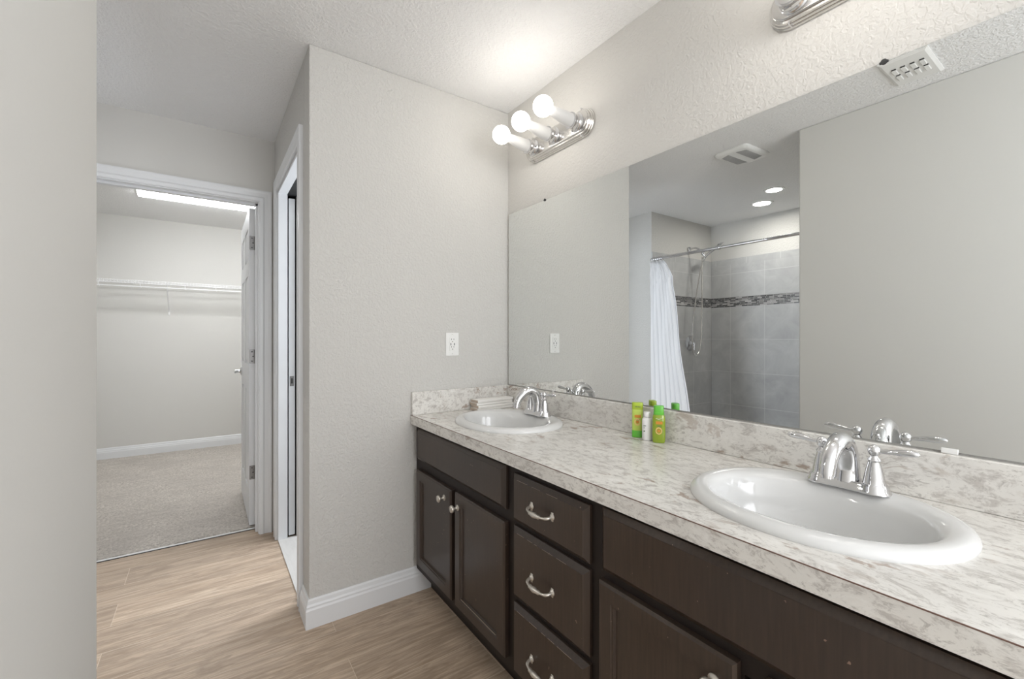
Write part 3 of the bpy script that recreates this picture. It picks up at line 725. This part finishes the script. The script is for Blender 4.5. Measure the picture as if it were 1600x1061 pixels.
# ---------------------------------------------------------------- ceiling things seen in the mirror
t = thing('exhaust_fan', (-.235, 1.535, H), 'white curved bathroom exhaust fan grille on the ceiling near the shower', 'exhaust fan', rz=.06)
def rr_rect(hx, hy, r, z, n=6):
    out = []
    for sx, sy, a0 in ((1, 1, 0), (-1, 1, PI/2), (-1, -1, PI), (1, -1, 3*PI/2)):
        for i in range(n + 1):
            a = a0 + PI/2 * i / n; out.append((sx * (hx - r) + r * math.cos(a), sy * (hy - r) + r * math.sin(a), z))
    return out
bm = new(); rings(bm, [rr_rect(.145, .115, .03, -.0005), rr_rect(.145, .115, .03, -.008), rr_rect(.135, .105, .03, -.020), rr_rect(.125, .095, .03, -.022)]); obj('grille_cover', bm, M['plastic'], t, True, 40)
for s in (-1, 1):
    bm = new()
    for k in range(9):
        yy = s * (.028 + k * .0068)
        box(bm, (-.108 + k * .002, yy - .0017, -.0235), (.108 - k * .002, yy + .0017, -.0215))
    obj('louvre', bm, mat('fan_slot_grey', (.42, .42, .42), .6), t)
t = thing('air_register', (.082, .602, H), 'white square ceiling air register above the near basin, seen in the mirror', 'air vent', rz=.0)
bm = new(); rings(bm, [[(x, y, z) for x, y in rect(-a, -b, a, b)] for a, b, z in ((.140, .085, -.0005), (.140, .085, -.005), (.128, .073, -.012), (.120, .066, -.012))]); obj('frame', bm, M['plastic'], t)
for row in (-1, 1):
    for k in range(4):
        bm = new(); y = -.048 + k * .032; x = row * .034 - .006
        box(bm, (x - .028, y - .010, -.017), (x + .024, y + .010, -.0115), .003); obj('louvre', bm, M['plastic'], t)
        bm = new(); box(bm, (x + .024, y - .009, -.0135), (x + .034, y + .007, -.0118)); obj('slot', bm, M['slot'], t)
for nm, (x, y, r, lb) in enumerate(((-1.165, 1.752, .056, 'lit round recessed ceiling light nearer the exhaust fan'), (-1.465, 1.992, .070, 'lit round recessed ceiling light with wide trim deep in the shower alcove'))):
    t = thing('recessed_light', (x, y, H), lb, 'ceiling light', 'recessed shower lights')
    bm = new(); lathe(bm, [(r + .024, -.0003), (r + .022, -.005), (r + .004, -.007), (r, -.003), (r, -.0003)], n=40, cap0=False, cap1=False); obj('trim_ring', bm, M['plastic'], t, True, 60)
    bm = new(); lathe(bm, [(.001, -.0045), (r * .6, -.0042), (r, -.0032), (r, -.0008)], n=32); obj('lens', bm, M['can'], t, True, 60)

# ---------------------------------------------------------------- shower tiling, fixed to the walls
TT = 2.05; TZ = 1.985
def tiled(name, m_t, m_b, m_m, f):
    for (z0, z1, mm_, d) in ((.0, 1.540, m_t, .010), (1.540, 1.642, m_m, .011), (1.642, TZ, m_t, .010), (TZ, TT, m_b, .0105)):
        bm = new(); f(bm, z0, z1, d); struct(name, bm, mm_)
tiled('wall_shower_far_tile', M['tile_x'], M['bullnose_x'], M['mosaic_x'], lambda bm, z0, z1, d: box(bm, (XB + .002, YS - d, z0), (XS - .0, YS, z1)))
tiled('wall_shower_side_tile', M['tile_y'], M['bullnose_y'], M['mosaic_y'], lambda bm, z0, z1, d: box(bm, (XB, EY, z0), (XB + d, YS - .012, z1)))
tiled('wall_shower_near_tile', M['tile_x'], M['bullnose_x'], M['mosaic_x'], lambda bm, z0, z1, d: box(bm, (XB + .012, EY, z0), (XS, EY + d, z1)))
# bathtub
t = thing('bathtub', ((XB + XS) / 2, (EY + YS) / 2, 0), 'white alcove bathtub behind the shower curtain', 'bathtub')
hx = (XS - XB) / 2 - .014; hy = (YS - EY) / 2 - .013; RZ = .35
bm = new()
rings(bm, [rr_rect(hx, hy, .01, 0.001), rr_rect(hx, hy, .01, RZ - .01), rr_rect(hx - .004, hy - .004, .01, RZ), rr_rect(hx - .065, hy - .07, .12, RZ), rr_rect(hx - .08, hy - .085, .12, RZ - .02), rr_rect(hx - .12, hy - .16, .13, .10), rr_rect(hx - .18, hy - .25, .12, .07)])
obj('tub', bm, M['porcelain'], t, True, 40)
bm = new(); lathe(bm, [(.03, 0), (.028, .006), (.001, .008)], (0, hy - .118, .24), (0, -1, .1), 20); obj('overflow_plate', bm, M['chrome'], t, True)
# curtain rod
RX, RZZ = -.842, 1.970
t = thing('curtain_rod', (RX, YS, RZZ), 'chrome shower curtain rod across the tub opening', 'curtain rod')
bm = new(); tube(bm, [(0, -.013, 0), (0, -.70, 0)], .0145, 14); obj('thick_tube', bm, M['chrome'], t, True)
bm = new(); tube(bm, [(0, -.70, 0), (0, EY - YS + .013, 0)], .0120, 14); obj('thin_tube', bm, M['chrome'], t, True)
for y, s in ((-.0115, -1), (EY - YS + .0115, 1)):
    bm = new(); lathe(bm, [(.0135, 0), (.0135, .010), (.016, .022), (.014, .026)], (0, y, 0), (0, s, 0), 20); obj('end_flange', bm, M['chrome'], t, True)
bm = new(); lathe(bm, [(.015, -.01), (.0165, -.006), (.0165, .006), (.015, .01)], (0, -.70, 0), (0, 1, 0), 16); obj('collar', bm, M['chrome'], t, True)
# curtain: bunched at the far wall
t = thing('shower_curtain', (RX, YS, 0), 'white fabric shower curtain bunched against the shower end wall', 'curtain')
bm = new(); NZ, NS = 40, 150; grid = []
for k in range(NZ + 1):
    f = k / NZ; z = 1.945 - f * 1.60; sp = f ** .8
    yl = -.018 - .02 * sp; yr = -.148 - .30 * f ** .62 - .012 * math.sin(f * 9) - (.02 * math.exp(-((f - .09) / .05) ** 2))
    amp = .017 + .006 * f; row = []
    for i in range(NS + 1):
        s_ = i / NS; ph = s_ * 2 * PI * 7 + .5 * math.sin(s_ * 9) + .25 * math.sin(f * 5 + s_ * 4)
        y = yl + (yr - yl) * (s_ + .022 * math.sin(ph * 2 + 1)); x = amp * math.sin(ph) + .006 * math.sin(f * 14 + s_ * 13) * (1 - f) + .012 * f
        if f < .15: x += .004 * math.sin(s_ * 60 + f * 70)
        row.append(bm.verts.new((x + .012, y, z - .006 * math.sin(ph * .5) * (1 - f))))
    grid.append(row)
for k in range(NZ):
    for i in range(NS): bm.faces.new((grid[k][i], grid[k][i+1], grid[k+1][i+1], grid[k+1][i]))
o = obj('fabric', bm, M['curtain'], t, True, 180)
sol = o.modifiers.new('thickness', 'SOLIDIFY'); sol.thickness = .0012
for i in range(6):
    y = -.03 - i * .021; bm = new(); pts = [(.0 + .019 * math.cos(a), y, RZZ - .006 + .024 * math.sin(a)) for a in [2*PI*j/16 for j in range(17)]]
    tube(bm, pts, .0014, 6); obj('curtain_ring', bm, M['chrome'], t, True)

# shower arm, holder, hand shower, hose, valve
t = thing('hand_shower', (-1.468, YS - .0105, 2.12), 'chrome hand shower with arm and long looping hose on the tiled wall', 'shower head')
bm = new(); lathe(bm, [(.028, 0), (.027, .004), (.014, .010)], (0, 0, .02), (0, -1, 0), 24); obj('wall_flange', bm, M['chrome'], t, True)
bm = new(); tube(bm, bez((0, -.004, .02), (0, -.07, .03), (.0, -.10, .02), (.0, -.15, -.035), 12), .0095, 12); obj('shower_arm', bm, M['chrome'], t, True)
bm = new(); sphere(bm, (0, -.155, -.045), .021, 10); tube(bm, [(0, -.155, -.045), (-.01, -.175, -.085)], [.018, .014], 12); obj('holder', bm, M['chrome'], t, True)
bm = new(); tube(bm, [(.012, -.155, -.13), (.0, -.175, -.085), (-.03, -.22, -.035), (-.065, -.27, .012)], [.011, .0135, .0135, .016], 14)
lathe(bm, [(.016, -.02), (.045, .002), (.048, .012), (.044, .018), (.001, .018)], (-.078, -.288, .022), (-.25, -.62, -.72), 24); obj('spray_wand', bm, M['chrome'], t, True)
bm = new(); lp = bez((.012, -.155, -.13), (.05, -.10, -.45), (.16, -.085, -1.09), (.02, -.085, -1.09), 22) + bez((.02, -.085, -1.09), (-.13, -.085, -1.09), (-.08, -.085, -.60), (-.012, -.14, -.08), 24)[1:]
tube(bm, lp, .0072, 10); obj('hose', bm, M['nickel'], t, True)
t = thing('shower_valve', (-1.475, YS - .0105, 1.155), 'round chrome shower valve plate with lever below the mosaic band', 'shower valve')
bm = new(); lathe(bm, [(.080, 0), (.079, .004), (.060, .010), (.030, .014), (.026, .030), (.022, .045), (.001, .046)], (0, 0, 0), (0, -1, 0), 36); obj('escutcheon', bm, M['chrome'], t, True, 40)
bm = new(); tube(bm, [(0, -.045, 0), (.0, -.055, -.01), (.012, -.058, -.075)], [.014, .012, .007], 12); obj('lever', bm, M['chrome'], t, True)
